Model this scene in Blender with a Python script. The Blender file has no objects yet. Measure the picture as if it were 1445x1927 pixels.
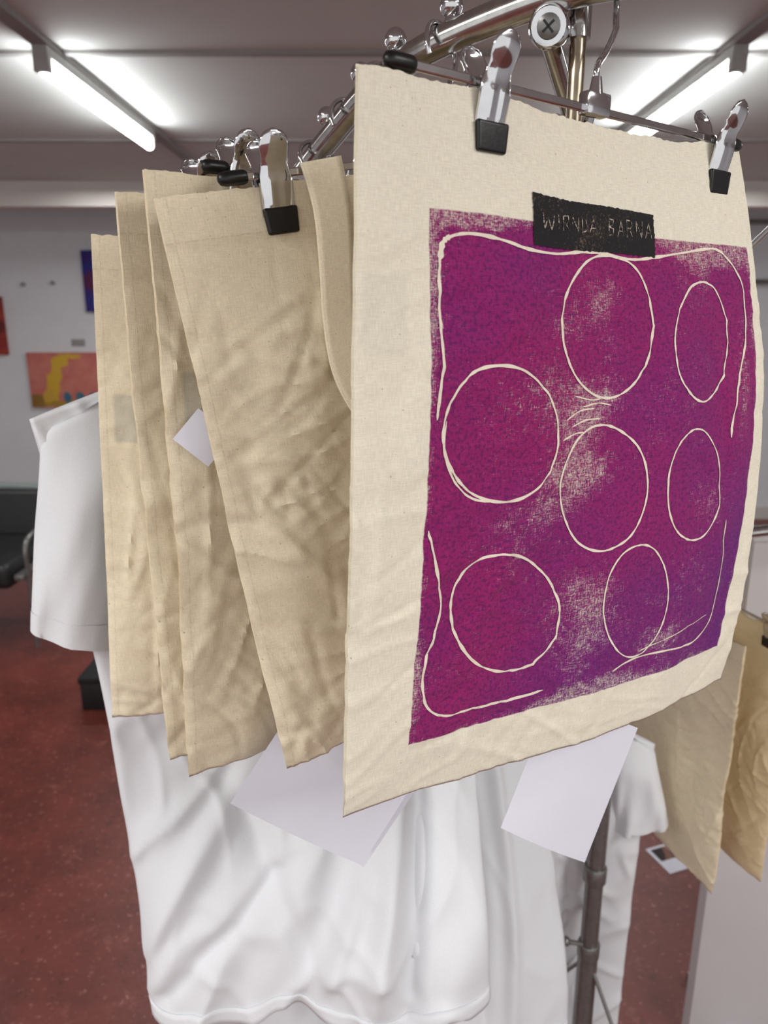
import bpy, bmesh, math, random
import numpy as np
from mathutils import Vector, Matrix, noise
random.seed(4)
PI = math.pi
C = bpy.context.scene.collection
CAMZ = 1.6
PITCH = math.radians(15)
FPX = 26.0/36.0*1927
SP, CP = math.sin(PITCH), math.cos(PITCH)

def sr(r, g, b):
    f = lambda c: (c/255/12.92) if c/255 <= .04045 else ((c/255+.055)/1.055)**2.4
    return (f(r), f(g), f(b), 1)
def at(px, py, Y):
    x = (px-722.5)/FPX; u = (963.5-py)/FPX
    y = CP+u*SP; z = -SP+u*CP
    return Vector((x/y*Y, Y, z/y*Y+CAMZ))
def proj(p):
    z = p.z-CAMZ
    d = p.y*CP-z*SP; u = p.y*SP+z*CP
    return 722.5+FPX*p.x/d, 963.5-FPX*u/d
def W(x, y, z): return Vector((x, y, z+CAMZ))

# ---------------------------------------------------------------- materials
def newmat(name):
    m = bpy.data.materials.new(name); m.use_nodes = True
    nt = m.node_tree; b = nt.nodes['Principled BSDF']
    return m, nt, b
def N(nt, t, **kw):
    n = nt.nodes.new(t)
    for k, v in kw.items(): setattr(n, k, v)
    return n
def plug(nt, sock, v):
    if hasattr(v, 'is_linked') or isinstance(v, bpy.types.NodeSocket): nt.links.new(v, sock)
    else: sock.default_value = v
def math_(nt, op, a, b=0.0, c=0.0, clamp=False):
    n = N(nt, 'ShaderNodeMath', operation=op, use_clamp=clamp)
    plug(nt, n.inputs[0], a); plug(nt, n.inputs[1], b); plug(nt, n.inputs[2], c)
    return n.outputs[0]
def mix_(nt, f, a, b):
    n = N(nt, 'ShaderNodeMix', data_type='RGBA')
    plug(nt, n.inputs[0], f); plug(nt, n.inputs[6], a); plug(nt, n.inputs[7], b)
    return n.outputs[2]
def mr(nt, v, a, b, c=0., d=1.):
    n = N(nt, 'ShaderNodeMapRange', interpolation_type='SMOOTHSTEP')
    plug(nt, n.inputs[0], v)
    for i, q in enumerate((a, b, c, d)): n.inputs[i+1].default_value = q
    return n.outputs[0]
def noise_(nt, vec, scale, detail=2, rough=.5, stretch=None):
    if stretch:
        mp = N(nt, 'ShaderNodeMapping'); nt.links.new(vec, mp.inputs[0]); mp.inputs['Scale'].default_value = stretch; vec = mp.outputs[0]
    n = N(nt, 'ShaderNodeTexNoise'); nt.links.new(vec, n.inputs['Vector'])
    n.inputs['Scale'].default_value = scale; n.inputs['Detail'].default_value = detail; n.inputs['Roughness'].default_value = rough
    return n.outputs[0]
def bump_(nt, b, h, strength=.3, dist=.001):
    n = N(nt, 'ShaderNodeBump'); n.inputs['Strength'].default_value = strength; n.inputs['Distance'].default_value = dist
    nt.links.new(h, n.inputs['Height']); nt.links.new(n.outputs[0], b.inputs['Normal'])
def simple(name, col, rough=.5, metal=0., spots=0., scale=30., bump=0., emit=None, es=0., dist=.002):
    m, nt, b = newmat(name)
    tc = N(nt, 'ShaderNodeTexCoord').outputs['Object']
    n = noise_(nt, tc, scale, 4)
    dark = tuple(c*(1-spots) for c in col[:3])+(1,)
    nt.links.new(mix_(nt, mr(nt, n, .35, .65), dark, col), b.inputs['Base Color'])
    b.inputs['Roughness'].default_value = rough; b.inputs['Metallic'].default_value = metal
    if bump: bump_(nt, b, n, bump, dist)
    if emit: b.inputs['Emission Color'].default_value = emit; b.inputs['Emission Strength'].default_value = es
    return m

def cotton(name, col, patch=None, printed=False, blobs=()):
    m, nt, b = newmat(name)
    uv = N(nt, 'ShaderNodeUVMap', uv_map='UVMap').outputs[0]      # metres
    w1 = noise_(nt, uv, 1.0, 2, .5, (2100, 150, 1)); w2 = noise_(nt, uv, 1.0, 2, .5, (150, 2100, 1))
    weave = math_(nt, 'ADD', w1, w2)
    mid = noise_(nt, uv, 10., 3)
    dark = tuple(c*.85 for c in col[:3])+(1,)
    c = mix_(nt, mr(nt, weave, .78, 1.22), dark, col)
    c = mix_(nt, math_(nt, 'MULTIPLY', mr(nt, mid, .3, .7), .12), c, (col[0]*1.0, col[1]*.96, col[2]*.9, 1))
    fl = noise_(nt, uv, 1.0, 1, .5, (420, 420, 1))
    c = mix_(nt, mr(nt, fl, .745, .78, 0, .5), c, sr(140, 108, 72))
    sx = N(nt, 'ShaderNodeSeparateXYZ'); nt.links.new(uv, sx.inputs[0]); X, Y = sx.outputs[0], sx.outputs[1]
    if not printed:     # rows of sewing thread: hem and side seam
        dash = mr(nt, noise_(nt, uv, 1.0, 1, .5, (500, 500, 1)), .42, .52)
        hs = mr(nt, math_(nt, 'ABSOLUTE', math_(nt, 'SUBTRACT', Y, .0262)), .0003, .0008, 1, 0)
        ss = mr(nt, math_(nt, 'ABSOLUTE', math_(nt, 'SUBTRACT', X, .0062)), .0003, .0008, 1, 0)
        stc = math_(nt, 'MULTIPLY', math_(nt, 'MAXIMUM', hs, ss), dash)
        c = mix_(nt, math_(nt, 'MULTIPLY', stc, .17), c, sr(150, 128, 96))
    if patch:
        x0, x1, y0, y1, st = patch
        a = math_(nt, 'MULTIPLY', mr(nt, X, x0-.002, x0+.002), mr(nt, X, x1-.002, x1+.002, 1, 0))
        a2 = math_(nt, 'MULTIPLY', mr(nt, Y, y0-.002, y0+.002), mr(nt, Y, y1-.002, y1+.002, 1, 0))
        c = mix_(nt, math_(nt, 'MULTIPLY', math_(nt, 'MULTIPLY', a, a2), st), c, sr(145, 150, 150))
    if printed:
        pv = N(nt, 'ShaderNodeUVMap', uv_map='Print').outputs[0]
        ps = N(nt, 'ShaderNodeSeparateXYZ'); nt.links.new(pv, ps.inputs[0]); S, T = ps.outputs[0], ps.outputs[1]
        e = math_(nt, 'MINIMUM', math_(nt, 'MINIMUM', S, math_(nt, 'SUBTRACT', 1., S)), math_(nt, 'MINIMUM', T, math_(nt, 'SUBTRACT', 1., T)))
        en = noise_(nt, uv, 60., 5, .7)
        e2 = math_(nt, 'ADD', e, math_(nt, 'MULTIPLY', math_(nt, 'SUBTRACT', en, .5), .007))
        inside = mr(nt, e2, 0, .003)
        wear = math_(nt, 'MULTIPLY', mr(nt, noise_(nt, uv, 13., 5, .7), .34, .74), .14)
        wear = math_(nt, 'ADD', wear, .31)
        for (bs, bt, rx, ry, am) in blobs:
            sb = N(nt, 'ShaderNodeVectorMath', operation='SUBTRACT'); nt.links.new(pv, sb.inputs[0]); sb.inputs[1].default_value = (bs, bt, 0)
            ml = N(nt, 'ShaderNodeVectorMath', operation='MULTIPLY'); nt.links.new(sb.outputs[0], ml.inputs[0]); ml.inputs[1].default_value = (1/rx, 1/ry, 0)
            ln = N(nt, 'ShaderNodeVectorMath', operation='LENGTH'); nt.links.new(ml.outputs[0], ln.inputs[0])
            wear = math_(nt, 'ADD', wear, mr(nt, ln.outputs['Value'], 0., 1.2, am*.98, 0.))
        wear = math_(nt, 'ADD', wear, mr(nt, e, 0., .03, .07, 0))
        wear = math_(nt, 'MINIMUM', wear, .49)
        hf = noise_(nt, uv, 700., 4, .8)
        hf2 = noise_(nt, uv, 190., 4, .75)
        hf = math_(nt, 'ADD', math_(nt, 'ADD', math_(nt, 'MULTIPLY', hf, .38), math_(nt, 'MULTIPLY', hf2, .18)), math_(nt, 'MULTIPLY', weave, .23))
        ink = math_(nt, 'MULTIPLY', mr(nt, math_(nt, 'SUBTRACT', hf, wear), -.09, .07, .15, 1), inside)
        big = mr(nt, noise_(nt, uv, 9., 3), .35, .65)
        corner = mr(nt, math_(nt, 'ADD', math_(nt, 'MULTIPLY', S, .9), T), .95, 1.85)
        pur = math_(nt, 'ADD', math_(nt, 'MULTIPLY', corner, .66), math_(nt, 'MULTIPLY', big, .30), clamp=True)
        ic = mix_(nt, pur, sr(148, 10, 98), sr(84, 14, 118))
        ic = mix_(nt, mr(nt, weave, .80, 1.05, .14, 0), ic, sr(200, 90, 150))
        ic = mix_(nt, mr(nt, fl, .5, .62, 0, .5), ic, sr(62, 10, 84))
        c = mix_(nt, ink, c, ic)
    nt.links.new(c, b.inputs['Base Color'])
    b.inputs['Roughness'].default_value = .92
    b.inputs['Sheen Weight'].default_value = .08
    crk = noise_(nt, uv, 75., 3, .6)
    bump_(nt, b, math_(nt, 'ADD', weave, math_(nt, 'MULTIPLY', crk, 1.1)), .42, .0005)
    return m

def jersey(name, col):
    m, nt, b = newmat(name)
    tc = N(nt, 'ShaderNodeTexCoord').outputs['Object']
    n = noise_(nt, tc, 700., 2)
    c = mix_(nt, mr(nt, n, .3, .7), tuple(q*.96 for q in col[:3])+(1,), col)
    nt.links.new(c, b.inputs['Base Color']); b.inputs['Roughness'].default_value = .9; b.inputs['Sheen Weight'].default_value = .1
    bump_(nt, b, n, .2, .0006)
    return m

M = {}
CREAM = sr(248, 241, 221); TAN = sr(248, 235, 206)
M['cotton'] = cotton('unbleached_cotton', TAN)
M['cotton_patch'] = cotton('unbleached_cotton_with_label', TAN, (.012, .05, .125, .165, .4))
M['cotton_far'] = cotton('unbleached_cotton_warm', sr(242, 228, 198), (.05, .1, .1, .15, .3))
M['cotton_warm_lit'] = cotton('unbleached_cotton_warm_lit', sr(240, 220, 180), (.05, .1, .1, .15, .3))  # warm orange light on the far right bag, put into its base colour
M['jersey'] = jersey('white_jersey', sr(230, 232, 236))
M['paper'] = simple('white_paper', sr(228, 228, 240), .75, spots=.02)
M['chrome'] = simple('chrome', sr(218, 218, 221), .1, 1., .1, 60)
M['steel'] = simple('brushed_steel', sr(198, 197, 195), .16, 1., .15, 150)
M['dull'] = simple('dull_grey_metal', sr(135, 134, 132), .3, .6, .15, 120)
M['brass'] = simple('tarnished_brass', sr(172, 158, 138), .28, 1., .35, 90)
M['rubber'] = simple('black_rubber', sr(12, 12, 13), .38, 0, .2, 200, .1)
M['black'] = simple('black_vinyl', sr(28, 30, 31), .45, 0, .2, 40, .15)
M['wall'] = simple('painted_wall', sr(218, 220, 224), .85, 0, .03, 6, .05)
M['ceil'] = simple('ceiling_board', sr(200, 201, 198), .85, 0, .03, 4)
M['batten'] = simple('ceiling_batten', sr(150, 147, 145), .8, 0, .05, 10)
M['beam'] = simple('beam_paint', sr(205, 200, 196), .85, 0, .04, 5)
M['board'] = simple('white_board', sr(212, 208, 210), .7, 0, .04, 5)
M['fixture'] = simple('lamp_housing', sr(160, 158, 155), .5, 0, .05)
M['tube'] = simple('fluorescent_tube', sr(255, 255, 255), .4, emit=(.95, .99, 1, 1), es=34)
m, nt, b = newmat('red_painted_concrete'); M['floor'] = m
tc = N(nt, 'ShaderNodeTexCoord').outputs['Object']
c = mix_(nt, mr(nt, noise_(nt, tc, 2., 6, .7), .35, .65), sr(92, 40, 33), sr(120, 54, 45))
c = mix_(nt, mr(nt, noise_(nt, tc, 22., 5, .8), .55, .66, 0, .6), c, sr(64, 28, 24))
c = mix_(nt, mr(nt, noise_(nt, tc, 9., 7, .85), .56, .63, 0, .4), c, sr(152, 92, 82))
c = mix_(nt, mr(nt, noise_(nt, tc, 55., 4, .7), .60, .66, 0, .7), c, sr(180, 122, 110))
nt.links.new(c, b.inputs['Base Color']); b.inputs['Roughness'].default_value = .36
bump_(nt, b, noise_(nt, tc, 40., 5, .7), .3, .004)
m, nt, b = newmat('black_print_ink'); M['blackink'] = m
tc = N(nt, 'ShaderNodeTexCoord').outputs['Object']
h = noise_(nt, tc, 600., 4, .75); l = noise_(nt, tc, 30., 3)
f = mr(nt, math_(nt, 'ADD', h, math_(nt, 'MULTIPLY', l, .35)), .75, .9, 0, .5)
nt.links.new(mix_(nt, f, sr(17, 15, 18), sr(140, 115, 98)), b.inputs['Base Color']); b.inputs['Roughness'].default_value = .85
m, nt, b = newmat('bare_cotton_line'); M['line'] = m
tc = N(nt, 'ShaderNodeTexCoord').outputs['Object']
h = noise_(nt, tc, 500., 3, .7)
nt.links.new(mix_(nt, mr(nt, h, .60, .74, 0, .55), sr(242, 230, 212), sr(165, 80, 125)), b.inputs['Base Color']); b.inputs['Roughness'].default_value = .9
def lettermat(name, lo, hi):
    m, nt, b = newmat(name)
    tc = N(nt, 'ShaderNodeTexCoord').outputs['Object']
    h = noise_(nt, tc, 300., 4, .8)
    nt.links.new(mix_(nt, mr(nt, h, lo, hi, 0, .95), sr(205, 188, 172), sr(28, 25, 27)), b.inputs['Base Color']); b.inputs['Roughness'].default_value = .9
    return m
M['letters'] = lettermat('scratched_letters', .45, .56); M['letters2'] = lettermat('worn_letters', .42, .54)

# ---------------------------------------------------------------- mesh helpers
class MB:
    def __init__(s): s.v = []; s.f = []
    def add(s, vs, fs):
        o = len(s.v); s.v += [Vector(q) for q in vs]; s.f += [tuple(i+o for i in f) for f in fs]; return s
    def tube(s, pts, r, n=12, closed=False):
        pts = [Vector(p) for p in pts]; L = len(pts)
        rs = r if isinstance(r, (list, tuple)) else [r]*L
        t0 = (pts[1]-pts[0]).normalized(); a = Vector((0, 0, 1)) if abs(t0.z) < .9 else Vector((1, 0, 0))
        u = t0.cross(a).normalized(); vs = []; prev = t0
        for i, p in enumerate(pts):
            if closed: t = (pts[(i+1) % L]-pts[i-1]).normalized()
            else: t = (pts[min(i+1, L-1)]-pts[max(i-1, 0)]).normalized()
            q = prev.rotation_difference(t); u = (q @ u).normalized(); u = (u-t*u.dot(t)).normalized(); prev = t
            w = t.cross(u)
            for k in range(n):
                a = 2*PI*k/n; vs.append(p+(u*math.cos(a)+w*math.sin(a))*rs[i])
        fs = []
        for i in range(L if closed else L-1):
            j = (i+1) % L
            for k in range(n): fs.append((i*n+k, i*n+(k+1) % n, j*n+(k+1) % n, j*n+k))
        if not closed: fs += [tuple(range(n))[::-1], tuple((L-1)*n+k for k in range(n))]
        return s.add(vs, fs)
    def box(s, c, size, bev=0., seg=2, rot=None, taper=None):
        bm = bmesh.new(); bmesh.ops.create_cube(bm, size=1.)
        bmesh.ops.scale(bm, vec=Vector(size), verts=bm.verts)
        if taper:
            for v in bm.verts:
                if v.co.z < 0: v.co.x *= taper; v.co.y *= taper
        if bev: bmesh.ops.bevel(bm, geom=bm.edges[:], offset=bev, segments=seg, affect='EDGES', profile=.6)
        if rot is not None: bmesh.ops.transform(bm, matrix=rot, verts=bm.verts)
        bmesh.ops.translate(bm, vec=Vector(c), verts=bm.verts); bm.verts.index_update()
        s.add([v.co.copy() for v in bm.verts], [tuple(v.index for v in f.verts) for f in bm.faces]); bm.free(); return s
    def ball(s, c, r, n=16, m=10, sz=1.):
        vs = [Vector(c)+Vector((0, 0, r*sz))]
        for i in range(1, m):
            a = PI*i/m
            for k in range(n): vs.append(Vector(c)+Vector((r*math.sin(a)*math.cos(2*PI*k/n), r*math.sin(a)*math.sin(2*PI*k/n), r*sz*math.cos(a))))
        vs.append(Vector(c)-Vector((0, 0, r*sz))); fs = []
        for k in range(n): fs.append((0, 1+k, 1+(k+1) % n))
        for i in range(m-2):
            for k in range(n): fs.append((1+i*n+k, 1+(i+1)*n+k, 1+(i+1)*n+(k+1) % n, 1+i*n+(k+1) % n))
        e = len(vs)-1
        for k in range(n): fs.append((e, 1+(m-2)*n+(k+1) % n, 1+(m-2)*n+k))
        return s.add(vs, fs)
    def build(s, name, mat, parent=None, smooth=True, auto=True):
        me = bpy.data.meshes.new(name)
        off = Vector((0, 0, 0))
        if parent is not None and parent.get('_world'): off = parent.location
        me.from_pydata([tuple(q-off) for q in s.v], [], s.f); me.update()
        if mat: me.materials.append(mat)
        if smooth:
            me.polygons.foreach_set('use_smooth', [True]*len(me.polygons))
            if auto: 
                try: me.set_sharp_from_angle(angle=math.radians(42))
                except Exception: pass
        o = bpy.data.objects.new(name, me); C.objects.link(o)
        if parent is not None: o.parent = parent
        return o
def tag(o, label, cat, group=None):
    o['label'] = label; o['category'] = cat
    if group: o['group'] = group
    return o
def thing(name, label, cat, loc, group=None, world=True):
    o = bpy.data.objects.new(name, None); C.objects.link(o); o.location = loc; o.empty_display_size = .05
    if world: o['_world'] = 1
    return tag(o, label, cat, group)
def struct(name, mb, mat, smooth=False):
    o = mb.build(name, mat, None, smooth); o['kind'] = 'structure'; return o
def spline(pts, n=8, closed=False):
    pts = [Vector(p) for p in pts]; out = []; L = len(pts)
    for i in range(L if closed else L-1):
        if closed: a, b_, c_, d = pts[i-1], pts[i], pts[(i+1) % L], pts[(i+2) % L]
        else: a, b_, c_, d = pts[max(i-1, 0)], pts[i], pts[i+1], pts[min(i+2, L-1)]
        for k in range(n):
            t = k/n
            out.append(.5*((2*b_)+(c_-a)*t+(2*a-5*b_+4*c_-d)*t*t+(3*b_-a-3*c_+d)*t**3))
    if not closed: out.append(pts[-1])
    return out
def sm(a, b, x):
    t = max(0, min(1, (x-a)/(b-a))); return t*t*(3-2*t)

# ---------------------------------------------------------------- room
CE = 2.36
struct('floor', MB().box((0, 2, -.05), (9, 9.2, .1)), M['floor'])
struct('ceiling', MB().box((0, 2.3, CE+.05), (9, 8.6, .1)), M['ceil'])
struct('wall_back', MB().box((0, 5.87, 1.18), (9, .2, 2.36)), M['wall'])
struct('wall_left', MB().box((-4.4, 2.3, 1.18), (.2, 7, 2.36)), M['wall'])
struct('wall_right', MB().box((4.4, 2.3, 1.18), (.2, 7, 2.36)), M['wall'])
struct('trim_1', MB().box((0, 4.82, 2.29), (8.6, .16, .14)), M['beam'])
k = 2
for y in (1.1, 2.5, 3.66):
    struct('trim_%d' % k, MB().box((0, y, CE-.005), (8.6, .03, .010)), M['batten']); k += 1
for x in (-.985, 1.02):
    struct('trim_%d' % k, MB().box((x, 3.0, CE-.008), (.05, 3.5, .016)), M['batten']); k += 1
struct('baseboard_back', MB().box((0, 5.76, .05), (8.6, .02, .1)), M['beam'])

def lamp(x, y0, y1, label, grp):
    t = thing('ceiling_light', label, 'light', (x, (y0+y1)/2, CE-.016), grp)
    MB().box((x, (y0+y1)/2, CE-.031), (.045, y1-y0, .03), .004).build('lamp_housing', M['fixture'], t)
    for yy in (y0+.015, y1-.015):
        MB().box((x, yy, CE-.062), (.045, .03, .05), .004).build('lamp_holder', M['fixture'], t)
    MB().tube([(x, y0+.02, CE-.076), (x, y1-.02, CE-.076)], .0185, 16).build('tube_lamp', M['tube'], t)
lamp(-.985, 2.38, 3.42, 'long glowing fluorescent tube on the ceiling above the plain bags at left', 'fluorescent ceiling lights')
lamp(1.02, 2.38, 3.42, 'long glowing fluorescent tube on the ceiling behind the printed bag at right', 'fluorescent ceiling lights')

def arealight(x, y, z, sx, sy, e, col=(1, .99, .965)):  # added area lights without fixtures, filling in light on bags and room
    L = bpy.data.lights.new('fill_light', 'AREA'); L.shape = 'RECTANGLE'; L.size = sx; L.size_y = sy; L.energy = e; L.color = col
    o = bpy.data.objects.new('fill_light', L); C.objects.link(o); o.location = (x, y, z); return o
arealight(-1.3, -.5, CE-.05, .2, 1.2, 33)
arealight(1.3, -.5, CE-.05, .2, 1.2, 28)
arealight(-2.6, 2.4, CE-.05, .2, 1.2, 20)
arealight(2.6, 2.6, CE-.05, .2, 1.2, 20)
arealight(-1.2, 4.4, CE-.05, 1.2, .2, 14)
arealight(1.6, 4.4, CE-.05, 1.2, .2, 12)

# paintings and wall bits
def wallrect(px0, py0, px1, py1, Y=5.75):
    a = at(px0, py0, Y); b = at(px1, py1, Y); return a.x, b.x, b.z, a.z
def art_mat(name, base, shapes, vari):
    m, nt, b = newmat(name)
    tc = N(nt, 'ShaderNodeTexCoord').outputs['Object']
    nz = N(nt, 'ShaderNodeTexNoise'); nt.links.new(tc, nz.inputs['Vector']); nz.inputs['Scale'].default_value = 14; nz.inputs['Detail'].default_value = 3
    wv = N(nt, 'ShaderNodeVectorMath', operation='SCALE'); nt.links.new(nz.outputs['Color'], wv.inputs[0]); wv.inputs['Scale'].default_value = .05
    ad = N(nt, 'ShaderNodeVectorMath', operation='ADD'); nt.links.new(tc, ad.inputs[0]); nt.links.new(wv.outputs[0], ad.inputs[1])
    sh = N(nt, 'ShaderNodeVectorMath', operation='SUBTRACT'); nt.links.new(ad.outputs[0], sh.inputs[0]); sh.inputs[1].default_value = (.025, 0, .025)
    c = mix_(nt, mr(nt, noise_(nt, tc, 9, 4), .35, .65), base, vari)
    for (cx, cz, rx, rz, col) in shapes:
        sb = N(nt, 'ShaderNodeVectorMath', operation='SUBTRACT'); nt.links.new(sh.outputs[0], sb.inputs[0]); sb.inputs[1].default_value = (cx, 0, cz)
        ml = N(nt, 'ShaderNodeVectorMath', operation='MULTIPLY'); nt.links.new(sb.outputs[0], ml.inputs[0]); ml.inputs[1].default_value = (1/rx, 0, 1/rz)
        ln = N(nt, 'ShaderNodeVectorMath', operation='LENGTH'); nt.links.new(ml.outputs[0], ln.inputs[0])
        c = mix_(nt, mr(nt, ln.outputs['Value'], .85, 1.1, 1, 0), c, col)
    nt.links.new(c, b.inputs['Base Color']); b.inputs['Roughness'].default_value = .7
    return m
def painting(rect, mat, label):
    x0, x1, z0, z1 = rect; c = Vector(((x0+x1)/2, 5.752, (z0+z1)/2))
    t = thing('painting', label, 'painting', c)
    MB().box(c, (x1-x0, .03, z1-z0), .003).build('canvas', mat, t)
    e = .012
    f = MB()
    for dx, dz, sx, sz in ((0, (z1-z0)/2, x1-x0+e, e), (0, -(z1-z0)/2, x1-x0+e, e), (-(x1-x0)/2, 0, e, z1-z0), ((x1-x0)/2, 0, e, z1-z0)):
        f.box(c+Vector((dx, -.001, dz)), (sx, .034, sz))
    f.build('edge', mat, t)
yel = sr(205, 165, 50)
painting(wallrect(52, 665, 225, 765), art_mat('pink_landscape_paint', sr(190, 104, 98), [
    (-.3, -.16, .16, .05, sr(140, 105, 45)), (-.16, -.06, .05, .12, yel), (-.12, .08, .04, .1, yel), (-.07, .15, .05, .05, yel), (.0, .18, .08, .02, yel), (-.2, -.13, .05, .07, sr(200, 160, 60)), (.15, -.18, .4, .03, sr(165, 135, 50)),
    (-.06, -.13, .036, .04, sr(60, 105, 130)), (.04, -.13, .036, .04, sr(60, 110, 130)), (.14, -.13, .036, .04, sr(60, 100, 130)), (.25, -.13, .04, .045, sr(60, 100, 120))], sr(200, 124, 108)),
    'pink and yellow landscape painting on the white wall left of the hanging bags')
painting(wallrect(154, 473, 300, 585), art_mat('purple_abstract_paint', sr(60, 35, 120), [(.0, .0, .3, .1, sr(90, 30, 80))], sr(40, 45, 130)),
    'deep purple painting on the wall, mostly hidden by the rearmost bag')
painting(wallrect(-90, 560, 14, 666), art_mat('red_abstract_paint', sr(140, 40, 35), [(.0, -.0, .2, .1, sr(100, 30, 30))], sr(165, 60, 45)),
    'dark red painting at the far left edge of the wall')
p = at(147, 645, 5.765)
tag(MB().box(p, (.1, .006, .05), .001).build('caption_card', M['batten']), 'small grey caption card on the wall above the pink painting', 'card')
for i, (px, py) in enumerate(((42, 535), (98, 532))):
    p = at(px, py, 5.745)
    tag(MB().tube([p+Vector((0, .03, 0)), p], [.012, .016], 10).build('wall_peg', M['batten']), 'small grey peg in the white wall, %s' % ('left one of two' if i == 0 else 'right one of two, nearer the purple painting'), 'peg', 'wall pegs')
for i, py in enumerate((418, 530)):
    t = thing('picture_rail', ('upper' if i == 0 else 'lower')+' thin steel picture rail on the wall right of the printed bag', 'rail', at(1460, py, 5.7), 'thin wall rails')
    a = at(1370, py, 5.7); b = at(1560, py, 5.7)
    MB().tube([a, b], .017, 8).build('rail', M['dull'], t)
    for q in (a+(b-a)*.03, a+(b-a)*.97): MB().tube([q, q+Vector((0, .07, 0))], .008, 8).build('bracket', M['steel'], t)

# armchair far left
CX = -2.05
t = thing('lounge_chair', 'black padded armchair with curved chrome arms at the left edge', 'chair', (CX, 3.6, 0))
MB().box((CX, 3.55, .40), (.58, .56, .12), .035, 4).build('seat', M['black'], t)
MB().box((CX, 3.86, .56), (.62, .07, .26), .03, 4, Matrix.Rotation(math.radians(-10), 4, 'X')).build('backrest', M['black'], t)
MB().tube(spline([(CX-.32, 3.88, .69), (CX, 3.9, .70), (CX+.36, 3.88, .69)], 6), .022, 10).build('top_rail', simple('grey_green_plastic', sr(125, 135, 133), .4), t)
for s in (-1, 1):
    x = CX+.35*s
    MB().tube(spline([(x, 3.86, .58), (x, 3.6, .58), (x, 3.40, .57), (x, 3.34, .52), (x, 3.34, .4), (x, 3.34, .02)], 6), .012, 10).build('armrest', M['dull'], t)
    MB().tube([(x, 3.86, .62), (x, 3.9, .01)], .014, 10).build('leg', M['dull'], t)
    MB().box((x-.03*s, 3.55, .39), (.05, .5, .03), .008).build('side_rail', M['dull'], t)
t = thing('storage_box', 'small black box on the red floor beside the white shirt sleeve', 'box', (-1.13, 2.88, 0))
MB().box((-1.13, 2.88, .06), (.26, .22, .12), .006).build('body', M['black'], t)
MB().box((-1.13, 2.88, .135), (.27, .23, .03), .006).build('lid', M['black'], t)

# display board, right
t = thing('display_board', 'low white free-standing panel at the right behind the rack', 'panel', (1.25, 1.3, 0))
MB().box((1.253, 1.32, .61), (1.14, .035, 1.18), .004).build('panel', M['board'], t)
MB().box((1.253, 1.32, 1.205), (1.15, .045, .02), .003).build('top_cap', M['board'], t)
for x in (.78, 1.72): MB().box((x, 1.32, .012), (.06, .32, .024), .006).build('foot', M['steel'], t)

# flyer on floor
t = thing('flyer', 'small white flyer with a dark picture lying on the red floor', 'flyer', at(1258, 1618, 1.9))
t.location.z = .001
c = Vector((t.location.x, t.location.y, .0015)); R = Matrix.Rotation(math.radians(20), 4, 'Z')
MB().box(c, (.085, .11, .0012), rot=R).build('sheet', M['paper'], t)
MB().box(c+Vector((-.01, .018, .0012)), (.055, .05, .0006), rot=R).build('picture', art_mat('flyer_picture', sr(52, 40, 38), [(0, 0, .012, .02, sr(130, 90, 78))], sr(30, 25, 25)), t)

# ---------------------------------------------------------------- bags
def crease(s, v, ang, f, g, seed, width):
    a = math.radians(ang); x = s*math.cos(a)+v*math.sin(a); y = -s*math.sin(a)+v*math.cos(a)
    wx = noise.noise(Vector((s*5, v*5, seed+3)))*.05
    n = noise.noise(Vector(((x+wx)*f, y*g, seed)))
    m = max(0, noise.noise(Vector((s*6, v*6, seed+31)))+.12)
    return max(0, 1-abs(n)*width)**1.6*min(1, m*3)
def wrinkle(s, v, seed, amp=1.):
    a = noise.noise(Vector((s*16+v*3, v*5.5, seed)))*.0048+noise.noise(Vector((s*32-v*5, v*20, seed+2)))*.0013
    b_ = crease(s, v, 8, 30, 7, seed+5, 5.5)*.0017+crease(s, v, -55, 26, 8, seed+15, 5.5)*.0016-crease(s, v, 60, 30, 9, seed+25, 6)*.0014-crease(s, v, -20, 38, 10, seed+45, 6)*.0012
    c_ = crease(s, v, 80, 48, 16, seed+55, 4.5)*.0010-crease(s, v, 35, 56, 16, seed+65, 4.5)*.0009+crease(s, v, -75, 60, 20, seed+75, 4.5)*.0008
    pk = noise.noise(Vector((seed, v*60, 1.3)))*.0013*math.exp(-s/.016)+noise.noise(Vector((s*9, v*75, seed)))*.0005
    return (a+b_+c_+pk)*amp

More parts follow.
